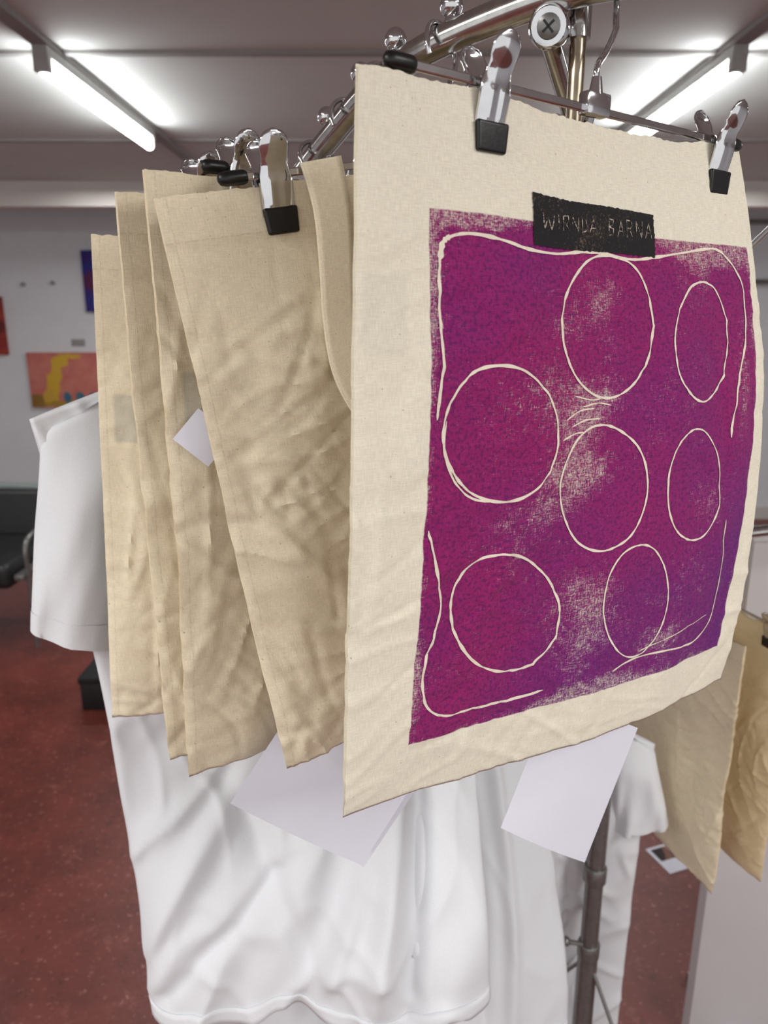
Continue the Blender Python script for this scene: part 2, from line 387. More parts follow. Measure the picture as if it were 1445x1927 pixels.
class Bag:
    def __init__(s, fn, w, h, gap, seed, nx, ny, hem=.0275, amp=1., hemh=.0006):
        s.base = fn; s.w = w; s.h = h; s.gap = gap; s.seed = seed; s.nx = nx; s.ny = ny; s.hem = hem; s.amp = amp; s.hemh = hemh
    def nrm(s, u, v):
        e = .01
        du = s.base(min(1, u+e), v)-s.base(max(0, u-e), v); dv = s.base(u, min(1, v+e))-s.base(u, max(0, v-e))
        return dv.cross(du).normalized()
    def pt(s, u, v, side=1, lift=0., mid=False):
        n = s.nrm(u, v)
        edge = min(1, min(u, 1-u)/.12)**.6 if 0 < u < 1 else 0
        bot = min(1, (1-v)/.1)**.6
        g = s.gap*edge*bot*sm(.02, .4, v)+.0019*bot*(.5+.5*sm(0, .1, v))
        if v*s.h < s.hem: g += s.hemh
        if mid: g = 0
        wr = wrinkle(u*s.w, v*s.h, s.seed, s.amp)*(.12+.88*sm(.05, .28, v))
        p = s.base(u, v)+n*(wr+side*g+lift)
        if v < .004: p.z += noise.noise(Vector((u*70, s.seed, side)))*.0011+noise.noise(Vector((u*14, s.seed, 0)))*.0020
        return p
    def build(s, name, mat, parent, H=None):
        nx, ny = s.nx, s.ny; vs = []; uvs = []
        for side in (1, -1):
            for j in range(ny+1):
                for i in range(nx+1):
                    u, v = i/nx, j/ny; vs.append(s.pt(u, v, side)); uvs.append((u*s.w, v*s.h))
        K = (nx+1)*(ny+1); fs = []
        for j in range(ny):
            for i in range(nx):
                a = j*(nx+1)+i; b_ = a+nx+1
                fs.append((a, b_, b_+1, a+1)); fs.append((K+a, K+a+1, K+b_+1, K+b_))
        for (uu, ci) in ((.009, 0), (.991, nx)):
            o0 = len(vs)
            for j in range(ny+1): vs.append(s.pt(uu, j/ny, 1, 0, True)); uvs.append((uu*s.w, j/ny*s.h))
            for j in range(ny):
                F0, F1 = j*(nx+1)+ci, (j+1)*(nx+1)+ci; m0, m1 = o0+j, o0+j+1
                if ci == 0: fs.append((m0, m1, F1, F0)); fs.append((K+F0, K+F1, m1, m0))
                else: fs.append((F0, F1, m1, m0)); fs.append((m0, m1, K+F1, K+F0))
        o = MB().add(vs, fs); me_o = o.build(name, mat, parent, True, True); me = me_o.data
        uv = me.uv_layers.new(name='UVMap'); idx = np.empty(len(me.loops), int); me.loops.foreach_get('vertex_index', idx)
        U = np.array(uvs)[idx]; uv.data.foreach_set('uv', U.ravel())
        if H is not None:
            q = np.c_[U, np.ones(len(U))] @ H.T; P = q[:, :2]/q[:, 2:]
            P[idx >= K] = -5
            u2 = me.uv_layers.new(name='Print'); u2.data.foreach_set('uv', P.ravel())
        bm = bmesh.new(); bm.from_mesh(me); bmesh.ops.remove_doubles(bm, verts=bm.verts, dist=1e-5); bm.to_mesh(me); bm.free()
        return me_o

TL, BL, TR, BR = W(-.013, .400, .1166), W(-.026, .397, -.304), W(.252, .577, .1135), W(.290, .575, -.303)
def base1(u, v):
    L = TL.lerp(BL, v); R_ = TR.lerp(BR, v)
    R_ = R_+Vector((.022*math.sin(PI*min(1, v*1.02)), 0, 0))
    p = L.lerp(R_, u)
    n = Vector((.545, -.838, 0))
    p = p+n*(.006*math.sin(PI*u)*math.sin(PI*(v*.8+.1))*sm(0, .2, v)+.004*math.sin(u*7+v*3)*v)
    tp = (1-v)**6
    p = p-Vector((0, 0, .0055))*tp*math.sin(PI*max(0, min(1, (u-.27)/.65)))
    p = p+Vector((0, 0, -.006))*(v**6)*math.sin(PI*u)
    return p
B1 = Bag(base1, .34, .42, .0030, 3.3, 160, 196, amp=.85, hemh=.0003)
def inv(px, py, bag=B1):
    u, v = (px-672)/720., (py-150)/1300.
    for _ in range(14):
        f = lambda a, b: proj(bag.base(a, b))
        x, y = f(u, v); e = 1e-3
        xu, yu = f(u+e, v); xv, yv = f(u, v+e)
        J = np.array([[(xu-x)/e, (xv-x)/e], [(yu-y)/e, (yv-y)/e]])
        d = np.linalg.solve(J, np.array([px-x, py-y])); u += max(-.3, min(.3, d[0])); v += max(-.3, min(.3, d[1]))
    return u, v
quad_px = [(802, 390), (1400, 466), (1340, 1212), (761, 1398)]
q = [inv(*p) for p in quad_px]
src = [(a*.34, b*.42) for a, b in q]; dst = [(0, 0), (1, 0), (1, 1), (0, 1)]
A = []; bb = []
for (x, y), (X, Y) in zip(src, dst):
    A.append([x, y, 1, 0, 0, 0, -X*x, -X*y]); bb.append(X); A.append([0, 0, 0, x, y, 1, -Y*x, -Y*y]); bb.append(Y)
hh = np.linalg.solve(np.array(A), np.array(bb)); H = np.append(hh, 1).reshape(3, 3)
def st(px, py):
    u, v = inv(px, py); w = H @ np.array([u*.34, v*.42, 1]); return w[0]/w[2], w[1]/w[2]
blobs = []
for (px, py, rx, ry, am) in [(1105, 765, .16, .08, .15), (1075, 875, .14, .13, .10), (1110, 900, .22, .15, .06), (1095, 1140, .13, .19, .15), (1180, 1100, .12, .14, .06), (1080, 1300, .26, .045, .16),
                             (1000, 720, .16, .08, .05), (870, 408, .28, .035, .14), (812, 500, .04, .34, .08), (1320, 478, .30, .045, .13), (1110, 530, .12, .12, .05), (1385, 760, .05, .16, .13),
                             (1340, 500, .2, .12, .04), (1225, 1200, .1, .05, .07), (780, 1270, .05, .16, .08), (950, 640, .3, .15, .03), (1240, 700, .2, .2, .04), (1020, 1010, .3, .08, .03), (1280, 1000, .12, .1, .03)]:
    s_, t_ = st(px, py); blobs.append((s_, t_, rx, ry, am))
lu, lv = inv(678, 515); lu2, lv2 = inv(758, 665)
M['print'] = cotton('screen_printed_cotton', CREAM, (max(.004, lu*.34), lu2*.34, lv*.42, lv2*.42, .10), True, blobs)

tb = thing('tote_bag', 'cream cotton tote bag printed with a purple block of ring outlines, nearest', 'bag', TL, 'cotton tote bags on the upper arm')
B1.build('body', M['print'], tb, H)

def ribbon(mb, pxs, wpx, closed=False, n=8, lift=.0005, jit=.35, smooth=True, seed=0):
    P = [Vector((*inv(*p), 0)) for p in pxs]
    P = [Vector((p.x*.34, p.y*.42, 0)) for p in P]
    if smooth: P = spline(P, n, closed)
    else:
        Q = []
        for a, b_ in zip(P[:-1], P[1:]):
            for k in range(4): Q.append(a.lerp(b_, k/4))
        Q.append(P[-1]); P = Q
    L = len(P); vs = []
    for i, p in enumerate(P):
        if closed: t = P[(i+1) % L]-P[i-1]
        else: t = P[min(i+1, L-1)]-P[max(i-1, 0)]
        t.normalize(); pr = Vector((-t.y, t.x, 0))
        w = wpx*.00031*.5*(1+jit*noise.noise(Vector((i*.35, seed, 1.7)))*2)
        if not closed: w *= (.35+.65*min(1, min(i, L-1-i)/2))
        for sg in (-1, 1):
            z = p+pr*sg*w; vs.append(B1.pt(max(0, min(1, z.x/.34)), max(0, min(1, z.y/.42)), 1, lift))
    fs = []
    for i in range(L if closed else L-1):
        j = (i+1) % L; fs.append((2*i, 2*i+1, 2*j+1, 2*j))
    mb.add(vs, fs)

def ellipse(cx, cy, rx, ry, rot, seed, wob=.018, n=22):
    out = []
    for k in range(n):
        a = 2*PI*k/n; r = 1+wob*noise.noise(Vector((math.cos(a)*1.6, math.sin(a)*1.6, seed)))*2
        x = rx*math.cos(a)*r; y = ry*math.sin(a)*r; c_, s_ = math.cos(rot), math.sin(rot)
        out.append((cx+x*c_-y*s_, cy+x*s_+y*c_))
    return out
circs = [(1136, 614, 86, 132, 0, 5.0), (1308, 644, 51, 111, .04, 4.4), (932, 815, 111, 126, 0, 5.2), (1126, 916, 79, 118, .08, 4.8), (1292, 910, 50, 104, .06, 4.2),
         (941, 1148, 103, 110, 0, 5.2), (1186, 1125, 59, 104, .12, 3.8)]
for i, (cx, cy, rx, ry, ro, w) in enumerate(circs):
    mb = MB(); ribbon(mb, ellipse(cx, cy, rx, ry, ro, i*3.1), w, True, 6, seed=i)
    if i == 2:
        ribbon(mb, [(828, 790), (822, 830), (830, 870), (850, 910), (880, 935), (915, 941)], 4, seed=9)
    mb.build('ring_outline', M['line'], tb)
mb = MB()
ribbon(mb, [(810, 788), (815, 740), (823, 690), (820, 620), (819, 540), (824, 470), (842, 447), (880, 441), (935, 452), (985, 470), (1040, 479), (1085, 476), (1130, 478), (1180, 490), (1225, 486), (1275, 478), (1330, 470), (1352, 480), (1378, 515), (1392, 570), (1388, 660), (1375, 730), (1364, 790), (1362, 822)], 5.5, seed=21)
ribbon(mb, [(842, 447), (835, 450), (826, 462), (822, 490)], 10, seed=3)
ribbon(mb, [(796, 994), (806, 1040), (816, 1095), (820, 1140), (806, 1195), (792, 1240), (787, 1290), (796, 1325), (825, 1338), (880, 1326), (950, 1308), (1012, 1291)], 5.0, seed=22)
ribbon(mb, [(1352, 975), (1347, 1040), (1340, 1110), (1322, 1170), (1290, 1205), (1240, 1218), (1180, 1236), (1142, 1258)], 4.0, seed=23)
ribbon(mb, [(1318, 1152), (1270, 1180), (1225, 1205), (1190, 1222)], 2.2, seed=24)
mb.build('border_outline', M['line'], tb)
mb = MB()
for a in [((1058, 790), (1085, 772), (1112, 768)), ((1068, 803), (1095, 790), (1125, 786)), ((1075, 745), (1105, 752), (1125, 750)), ((1050, 828), (1075, 815), (1095, 812)), ((1088, 765), (1120, 758), (1145, 762))]:
    ribbon(mb, a, 3.0, seed=a[0][0])
mb.build('print_scratches', M['line'], tb)
pc = [(995, 363), (1221, 406), (1223, 486), (998, 462)]
qq = [inv(*p) for p in pc]; vs = []; fs = []; nx, ny = 80, 24
for j in range(ny+1):
    for i in range(nx+1):
        a, b_ = i/nx, j/ny
        x = (qq[0][0]*(1-a)+qq[1][0]*a)*(1-b_)+(qq[3][0]*(1-a)+qq[2][0]*a)*b_
        y = (qq[0][1]*(1-a)+qq[1][1]*a)*(1-b_)+(qq[3][1]*(1-a)+qq[2][1]*a)*b_
        y += .0025*math.sin(a*7)*.5
        if j in (0, ny): y += noise.noise(Vector((a*40, j, 2)))*.0022
        if i in (0, nx): x += noise.noise(Vector((b_*18, i, 5)))*.0025
        vs.append(B1.pt(x, y, 1, .0007))
for j in range(ny):
    for i in range(nx):
        a = j*(nx+1)+i; fs.append((a, a+nx+1, a+nx+2, a+1))
MB().add(vs, fs).build('name_patch', M['blackink'], tb)
G = {'W': [[(0, 1), (.25, 0), (.5, .8), (.75, 0), (1, 1)]], 'I': [[(.5, 1), (.5, 0)]], 'R': [[(.05, 0), (.05, 1), (.75, .95), (.85, .7), (.6, .5), (.05, .48)], [(.4, .48), (.9, 0)]],
     'N': [[(.05, 0), (.08, 1), (.85, 0), (.9, 1)]], 'D': [[(.1, 0), (.1, 1), (.7, .85), (.9, .45), (.65, .08), (.1, 0)]], 'A': [[(0, 0), (.5, 1), (.95, 0)], [(.2, .35), (.75, .35)]],
     'B': [[(.1, 0), (.1, 1), (.7, .9), (.75, .65), (.1, .52), (.8, .4), (.8, .1), (.1, 0)]]}
mb = MB(); mb2 = MB(); x = 1013
for n_, (ch, w) in enumerate(zip('WIRNDA BARNA', [25, 9, 16, 17, 15, 16, 14, 15, 15, 15, 16, 15])):
    if ch != ' ':
        for stk in G[ch]:
            pts = []
            for gx, gy in stk:
                X = x+gx*(w-3)+random.uniform(-.8, .8); base = 432+(X-1014)*.105; pts.append((X, base-gy*(28 if X < 1130 else 31)+random.uniform(-1.3, 1.3)))
            ribbon(mb2 if n_ < 6 else mb, pts, 2.2, False, lift=.0011, smooth=False, seed=x)
    x += w+1.75
mb2.build('lettering', M['letters2'], tb); mb.build('lettering', M['letters'], tb)

# --- plain bags
def plainbase(P, th0, th1, roll, w, h, lean=0., curl=0.):
    K = 60; H_ = [Vector((0, 0, 0))]
    for i in range(K):
        th = math.radians(th0+(th1-th0)*(i+.5)/K); H_.append(H_[-1]+Vector((math.cos(th), math.sin(th), 0))*w/K)
    thm = math.radians((th0+th1)/2); dm = Vector((math.cos(thm), math.sin(thm), 0)); nm = Vector((math.sin(thm), -math.cos(thm), 0))
    r = math.radians(roll)
    def f(u, v):
        x = max(0, min(.9999, u))*K; i = int(x); hp = H_[i].lerp(H_[i+1], x-i)+(H_[1]*K*(u if u < 0 else 0))
        return P+hp*math.cos(r)+Vector((0, 0, 1))*math.sin(r)*u*w+(dm*math.sin(r)-Vector((0, 0, 1))*math.cos(r))*v*h+nm*(lean*v+curl*math.sin(PI*v)*(1-u))
    return f
def plain(P, th0, th1, roll, w, h, gap, seed, mat, label, group, lean=0., curl=0., amp=1.5):
    t = thing('tote_bag', label, 'bag', P, group)
    bg = Bag(plainbase(P, th0, th1, roll, w, h, lean, curl), w, h, gap, seed, 130, 150, amp=amp, hemh=.0009)
    bg.build('body', mat, t); return t, bg
GU = 'cotton tote bags on the upper arm'
P2 = W(-.134, .463, .065); P3 = W(-.150, .50, .087); P4 = W(-.18, .534, .079); P5 = W(-.232, .623, .061)
t2, b2 = plain(P2, 25, 29, 9.5, .36, .403, .006, 11, M['cotton'], 'plain beige tote bag with a hanging handle, directly behind the printed bag', GU, amp=1.7)
t3, b3 = plain(P3, 36, 40, 0, .36, .435, .008, 23, M['cotton_patch'], 'plain beige tote bag, second behind the printed bag, with a square corner showing', GU, curl=.004)
t4, b4 = plain(P4, 36, 40, .6, .36, .435, .007, 37, M['cotton'], 'plain beige tote bag showing only a narrow crumpled strip, second from the left', GU, curl=-.004)
t5, b5 = plain(P5, 14, 48, -3, .36, .42, .007, 51, M['cotton_patch'], 'plain beige tote bag hanging leftmost, with a faint grey label patch', GU)

def strapmesh(pts, wvec, parent, mat, name='handle'):
    P = spline(pts, 10); L = len(P); vs = []; n = 6; uvs = []
    Wv = spline(wvec, 10); ln = 0
    for i, p in enumerate(P):
        if i: ln += (p-P[i-1]).length
        for k in range(n+1): vs.append(p+Wv[i]*(k/n-.5)); uvs.append((k/n*.034+.0045, ln+.05))
    fs = [(i*(n+1)+k, (i+1)*(n+1)+k, (i+1)*(n+1)+k+1, i*(n+1)+k+1) for i in range(L-1) for k in range(n)]
    o = MB().add(vs, fs).build(name, mat, parent, True, False)
    uv = o.data.uv_layers.new(name='UVMap'); idx = np.empty(len(o.data.loops), int); o.data.loops.foreach_get('vertex_index', idx)
    uv.data.foreach_set('uv', np.array(uvs)[idx].ravel())
    s_ = o.modifiers.new('t', 'SOLIDIFY'); s_.thickness = .0022; s_.offset = 0
    return o
def onb2(px, py, lift):
    u, v = (px-290)/700., (py-350)/1200.
    for _ in range(14):
        f = lambda a, b: proj(b2.base(a, b)); x, y = f(u, v); e = 1e-3
        xu, yu = f(u+e, v); xv, yv = f(u, v+e)
        J = np.array([[(xu-x)/e, (xv-x)/e], [(yu-y)/e, (yv-y)/e]]); d = np.linalg.solve(J, np.array([px-x, py-y])); u += max(-.3, min(.3, d[0])); v += max(-.3, min(.3, d[1]))
    return b2.base(max(-.05, u), v)+b2.nrm(min(.98, max(.02, u)), max(.02, min(.98, v)))*lift
Lp = [((560, 310), (632, 298)), ((577, 400), (642, 395)), ((586, 500), (646, 495)), ((593, 600), (650, 590)), ((606, 690), (658, 650)), ((632, 755), (684, 700)), ((672, 810), (722, 740)), ((720, 840), (765, 760)), ((790, 810), (790, 730)), ((850, 720), (810, 660)), ((890, 560), (820, 570)), ((900, 440), (825, 450)), ((905, 330), (830, 330))]
cs = []; ws = []
lifts = [.005, .012, .014, .014, .016, .019, .022, .022, .02, .018, .016, .014, .005]
for (a, b_), lf in zip(Lp, lifts):
    A_ = onb2(a[0], a[1], lf); B_ = onb2(b_[0], b_[1], lf+.003); cs.append((A_+B_)/2); ws.append(B_-A_)
strapmesh(cs, ws, t2, M['cotton'])

GL = 'cotton tote bags on the lower arm'
def dirang(dx, dy): return math.degrees(math.atan2(dy, dx))
def backbag(near, d, w, z, seed, label, mat, roll=0):
    d = Vector((d[0], d[1], 0)).normalized(); P = W(near[0], near[1], z)+d*w
    a = dirang(-d.x, -d.y)
    return plain(P, a-8, a+6, roll, w, .42, .006, seed, mat, label, GL, amp=1.6)
r1, br1 = backbag((.517, .960), (-.24, .97), .34, -.454, 71, 'beige tote bag hanging low at the right, the nearer to the rack post', M['cotton_far'])
r2, br2 = backbag((.605, .985), (-.3, .95), .34, -.454, 83, 'beige tote bag with a warm-lit tint hanging low at the far right edge', M['cotton_warm_lit'])

# ---------------------------------------------------------------- rack
PX, PY = .34, 1.0
rack = thing('garment_rack', 'chrome garment rack with a curved upper arm and centre post', 'clothes rack', (PX, PY, 0))
arm_pts = [W(*p) for p in [(.44, .74, .185), (.42, .62, .188), (.34, .53, .19), (.23, .488, .192), (.131, .500, .192), (.093, .527, .187), (.061, .547, .182), (.028, .568, .175), (-.002, .60, .166), (-.022, .635, .156), (-.04, .665, .143), (-.062, .69, .128), (-.08, .72, .112)]]
arm = spline(arm_pts, 10)
for _ in range(90): arm = [arm[0]]+[(arm[i-1]+arm[i]*2+arm[i+1])/4 for i in range(1, len(arm)-1)]+[arm[-1]]
MB().tube(arm, .0098, 24).build('upper_arm', M['steel'], rack)
MB().ball(arm[-1], .0112).build('arm_tip', M['chrome'], rack)
mb = MB(); mb.tube([(PX, PY, .16), (PX, PY, .57)], .0165, 20); mb.tube([(PX, PY, .57), (PX, PY, 1.66)], .0145, 20)
mb.build('post', M['dull'], rack)
MB().ball((PX, PY, 1.665), .019).build('finial', M['chrome'], rack)
for z in (.58, .73): MB().tube([(PX, PY, z-.015), (PX, PY, z-.012), (PX, PY, z+.012), (PX, PY, z+.015)], [.0168, .0182, .0182, .0165], 20).build('collar', M['dull'], rack)
mb = MB(); mb.tube([(PX-.015, PY-.01, .6), (PX-.04, PY-.015, .61)], .004, 8); mb.ball((PX-.044, PY-.016, .612), .008); mb.build('set_screw', M['dull'], rack)
fp = W(.103, .522, .172)
fit = MB(); fdir = Vector((-.25, -.93, -.25)).normalized()
fit.tube([fp+fdir*-.010, fp+fdir*.008, fp+fdir*.011], [.0125, .0125, .0105], 24).build('fitting', M['chrome'], rack)
MB().box(fp+Vector((-.002, .002, .009)), (.018, .014, .02), .003).build('fitting_bracket', M['steel'], rack)
sc = fp+fdir*.011
MB().tube([sc, sc+fdir*.0015, sc+fdir*.0026], [.0072, .0068, .004], 20).build('screw_head', M['dull'], rack)
sl_ = MB(); rr = fdir.to_track_quat('Z', 'Y').to_matrix().to_4x4()
for an in (40, 130): sl_.box(sc+fdir*.0027, (.009, .0014, .0008), rot=rr @ Matrix.Rotation(math.radians(an), 4, 'Z'))
sl_.build('screw_slot', M['rubber'], rack)
MB().tube([fp+Vector((.002, .006, -.006)), W(PX, PY, -.05)], .0065, 14).build('strut', M['steel'], rack)
st0 = W(.123, .53, .190); MB().tube([st0, st0+Vector((.0, 0, -.10))], .0052, 14).build('stem', M['brass'], rack)
MB().tube([st0+Vector((0, 0, .002)), st0+Vector((0, 0, -.022))], .0075, 14).build('stem_sleeve', M['steel'], rack)
MB().tube([W(.42, .62, .186), W(PX, PY, -.05)], .004, 10).build('brace', M['steel'], rack)
def armnear(x, y):
    return min(range(len(arm)), key=lambda i: (arm[i].x-x)**2+(arm[i].y-y)**2)
def knob(i):
    a = arm[i]; mb = MB(); mb.tube([a+Vector((0, 0, .005)), a+Vector((0, 0, .014))], [.0055, .0035], 12); mb.ball(a+Vector((0, 0, .0185)), .0078)
    mb.build('knob', M['chrome'], rack)
for (x, y) in [(.045, .557), (.008, .59), (-.018, .628), (-.048, .672)]: knob(armnear(x, y))
la = spline([W(PX, PY, .02), W(.12, .90, .025), W(-.11, .785, .025)], 8); MB().tube(la, .009, 12).build('side_arm', M['steel'], rack)
ra = spline([W(PX, PY, -.345), W(.47, 1.10, -.345), W(.60, 1.16, -.345), W(.78, 1.17, -.33)], 8); MB().tube(ra, .010, 12).build('side_arm', M['steel'], rack)
ba = spline([W(PX, PY, -.50), W(.28, 1.07, -.50), W(.19, 1.17, -.49)], 8); MB().tube(ba, .009, 12).build('side_arm', M['steel'], rack)
for k in range(4):
    a = PI/4+k*PI/2-.15; d = Vector((math.cos(a), math.sin(a), 0))
    MB().tube(spline([Vector((PX, PY, .2)), Vector((PX, PY, .15))+d*.12, Vector((PX, PY, .06))+d*.34, Vector((PX, PY, .03))+d*.42], 5), .012, 12).build('leg', M['dull'], rack)
    MB().ball(Vector((PX, PY, .02))+d*.42, .02, sz=1).build('foot', M['rubber'], rack)
    if k in (1, 3): MB().tube([Vector((PX, PY, .565)), Vector((PX, PY, .08))+d*.3], .0032, 8).build('brace', M['dull'], rack)

# ---------------------------------------------------------------- hangers
def clip_parts(side):
    mb = MB(); vs = []; rows = 34; cols = 14; ZT = .0225
    zs = [-.024+(ZT+.024)*(j/rows) for j in range(rows+1)]
    rt = .0094; zc = ZT-rt
    for z in zs:
        if z < -.004: hw = .0108
        elif z < .007: hw = .0108-.0022*sm(-.004, .007, z)
        else: hw = .0086+.0008*sm(.007, zc, z)
        if z > zc: hw = math.sqrt(max(1e-8, rt**2-(z-zc)**2))
        yo = .0040+.0050*sm(-.03, 0, z)+.0075*sm(-.002, ZT, z)
        for k in range(cols+1):
            a = (k/cols*2-1); x = a*hw
            rr_ = math.sqrt((x/.0075)**2+((z-zc)/.0075)**2)
            dimple = .0012*max(0, 1-rr_**2)
            edge = (-.0030*abs(a)**5 if z < .005 else -.0012*abs(a)**5)
            rib = .0009*(math.exp(-((abs(x)-.004)/.001)**2)) if -.019 < z < -.004 else 0
            vs.append((x, side*(-1)*(yo+dimple+edge+rib), z))
    fs = []
    for j in range(rows):
        for k in range(cols):
            a = j*(cols+1)+k; f = (a, a+1, a+cols+2, a+cols+1); fs.append(f if side > 0 else f[::-1])
    return mb.add(vs, fs)
def solid(o, t=.0009):
    s_ = o.modifiers.new('t', 'SOLIDIFY'); s_.thickness = t; s_.offset = 0; return o
def hanger_proto():
    t = thing('clip_hanger', 'x', 'hanger', (0, 0, 0), world=False)
    MB().box((0, 0, 0), (.272, .0028, .0048), .0008, 1).build('bar', M['chrome'], t)
    for s in (-1, 1):
        MB().tube([(s*.134, 0, 0), (s*.136, 0, 0), (s*.147, 0, 0), (s*.1505, 0, 0), (s*.152, 0, 0)], [.0036, .0044, .0044, .0036, .0015], 14).build('end_cap', M['rubber'], t)
    mb = MB(); mb.box((0, 0, .003), (.020, .009, .013), .002, 2); mb.tube([(0, 0, .008), (0, 0, .018)], [.0045, .003], 12); mb.build('hook_socket', M['chrome'], t)
    return t
def clip_into(parent, x):
    e = bpy.data.objects.new('clip', None); C.objects.link(e); e.parent = parent; e.location = (x, 0, 0); e.empty_display_size = .01
    solid(clip_parts(1).build('lever', M['chrome'], e)); solid(clip_parts(-1).build('lever', M['chrome'], e))
    for s in (-1, 1):
        mb = MB(); mb.box((0, s*.0046, -.0272), (.0228, .0042, .0158), .0020, 5, taper=.9); mb.build('rubber_tip', M['rubber'], e)
    mb = MB()
    hp = [(-.007+.014*i/60, .0036*math.cos(i*.63), -.0005+.0036*math.sin(i*.63)) for i in range(61)]
    mb.tube(hp, .0006, 6); mb.tube([(-.0105, 0, -.0005), (.0105, 0, -.0005)], .0014, 8); mb.build('spring', M['steel'], e)
    return e
proto = hanger_proto()
def copy_tree(o, parent=None):
    c = o.copy(); C.objects.link(c); c.parent = parent
    for ch in list(o.children): copy_tree(ch, c)
    return c
cp = clip_into(proto, 0); proto_kids = [c for c in proto.children]
def hanger(loc, th, roll, clips, label, group, armpt=None, tangent=None, flip=1, R=.017, bulge=0.):
    t = thing('clip_hanger', label, 'hanger', loc, group, world=False)
    for c in proto_kids:
        if c.name.split('.')[0] == 'clip':
            for x in clips:
                n = copy_tree(c, t); n.location = (x, 0, 0)
        else: copy_tree(c, t)
    t.rotation_euler = (0, -math.radians(roll), math.radians(th))
    if armpt is not None:
        Mx = (Matrix.Translation(loc) @ t.rotation_euler.to_matrix().to_4x4()).inverted()
        T = tangent.normalized(); S = Vector((T.y, -T.x, 0)).normalized()*flip; Z = S.cross(T)*1.0
        if Z.z < 0: Z = -Z
        cc = armpt+Z*(.0098+.0019-R)
        pts = []
        for k in range(17):
            a = math.radians(-50+k*(250/16)); pts.append(cc+S*R*math.cos(a)+Z*R*math.sin(a))
        s0 = Vector(loc)+(t.rotation_euler.to_matrix() @ Vector((0, 0, .014)))
        m1 = s0+Vector((0, 0, .010)); m2 = (m1+pts[0])/2+Vector((-bulge, 0, -.002))
        path = spline([s0, m1, m2]+pts, 4)
        MB().tube([Mx @ p for p in path], .0019, 10).build('hook', M['chrome'], t)
    return t
def armpt(i):
    return arm[i], arm[min(i+1, len(arm)-1)]-arm[max(i-1, 0)]
GH = 'clip hangers on the upper arm'
c1 = TL.lerp(TR, .527)+Vector((0, 0, .0035)); a, tg = armpt(armnear(.138, .5))
hanger(c1, 33.5, -1.2, (-.084, .126), 'chrome clip hanger with black tips holding the purple printed bag', GH, a, tg, 1, .019)
def hang_plain(bg, P, s, th, roll, clips, label, key, flip=1, grp=GH):
    u = s/bg.w; c = bg.base(u, 0)+Vector((0, 0, .006)); a, tg = armpt(armnear(*key))
    return hanger(c, th, roll, clips, label, grp, a, tg, flip)
hang_plain(b2, P2, .19, 27, 9.5, (-.118, .12), 'chrome clip hanger holding the plain bag behind the printed bag', (.036, .562))
hang_plain(b3, P3, .19, 38, 0, (-.125, .12), 'chrome clip hanger of the second plain bag, clips close together with its neighbour', (-.004, .604))
hang_plain(b4, P4, .19, 38, .6, (-.128, .12), 'chrome clip hanger of the second bag from the left, mostly hidden', (-.027, .645))
hang_plain(b5, P5, .19, 30, -3, (-.10, .10), 'chrome clip hanger of the leftmost bag, hidden behind the others', (-.058, .685))
for bg, lab, key in ((br1, 'clip hanger of the low beige bag nearer the post', .475), (br2, 'clip hanger of the low beige bag at the far right edge', .55)):
    c = bg.base(.5, 0)+Vector((0, 0, .006)); j = min(range(len(ra)), key=lambda i: abs(ra[i].x-key)); e0 = bg.base(0, 0); e1 = bg.base(1, 0)
    hanger(c, dirang(e1.x-e0.x, e1.y-e0.y), 0, (-.13, .13), lab, 'clip hangers on the lower arm', ra[j], ra[min(j+1, len(ra)-1)]-ra[j-1], 1)
for c in list(proto.children):
    for g in list(c.children): bpy.data.objects.remove(g)
    bpy.data.objects.remove(c)
bpy.data.objects.remove(proto)

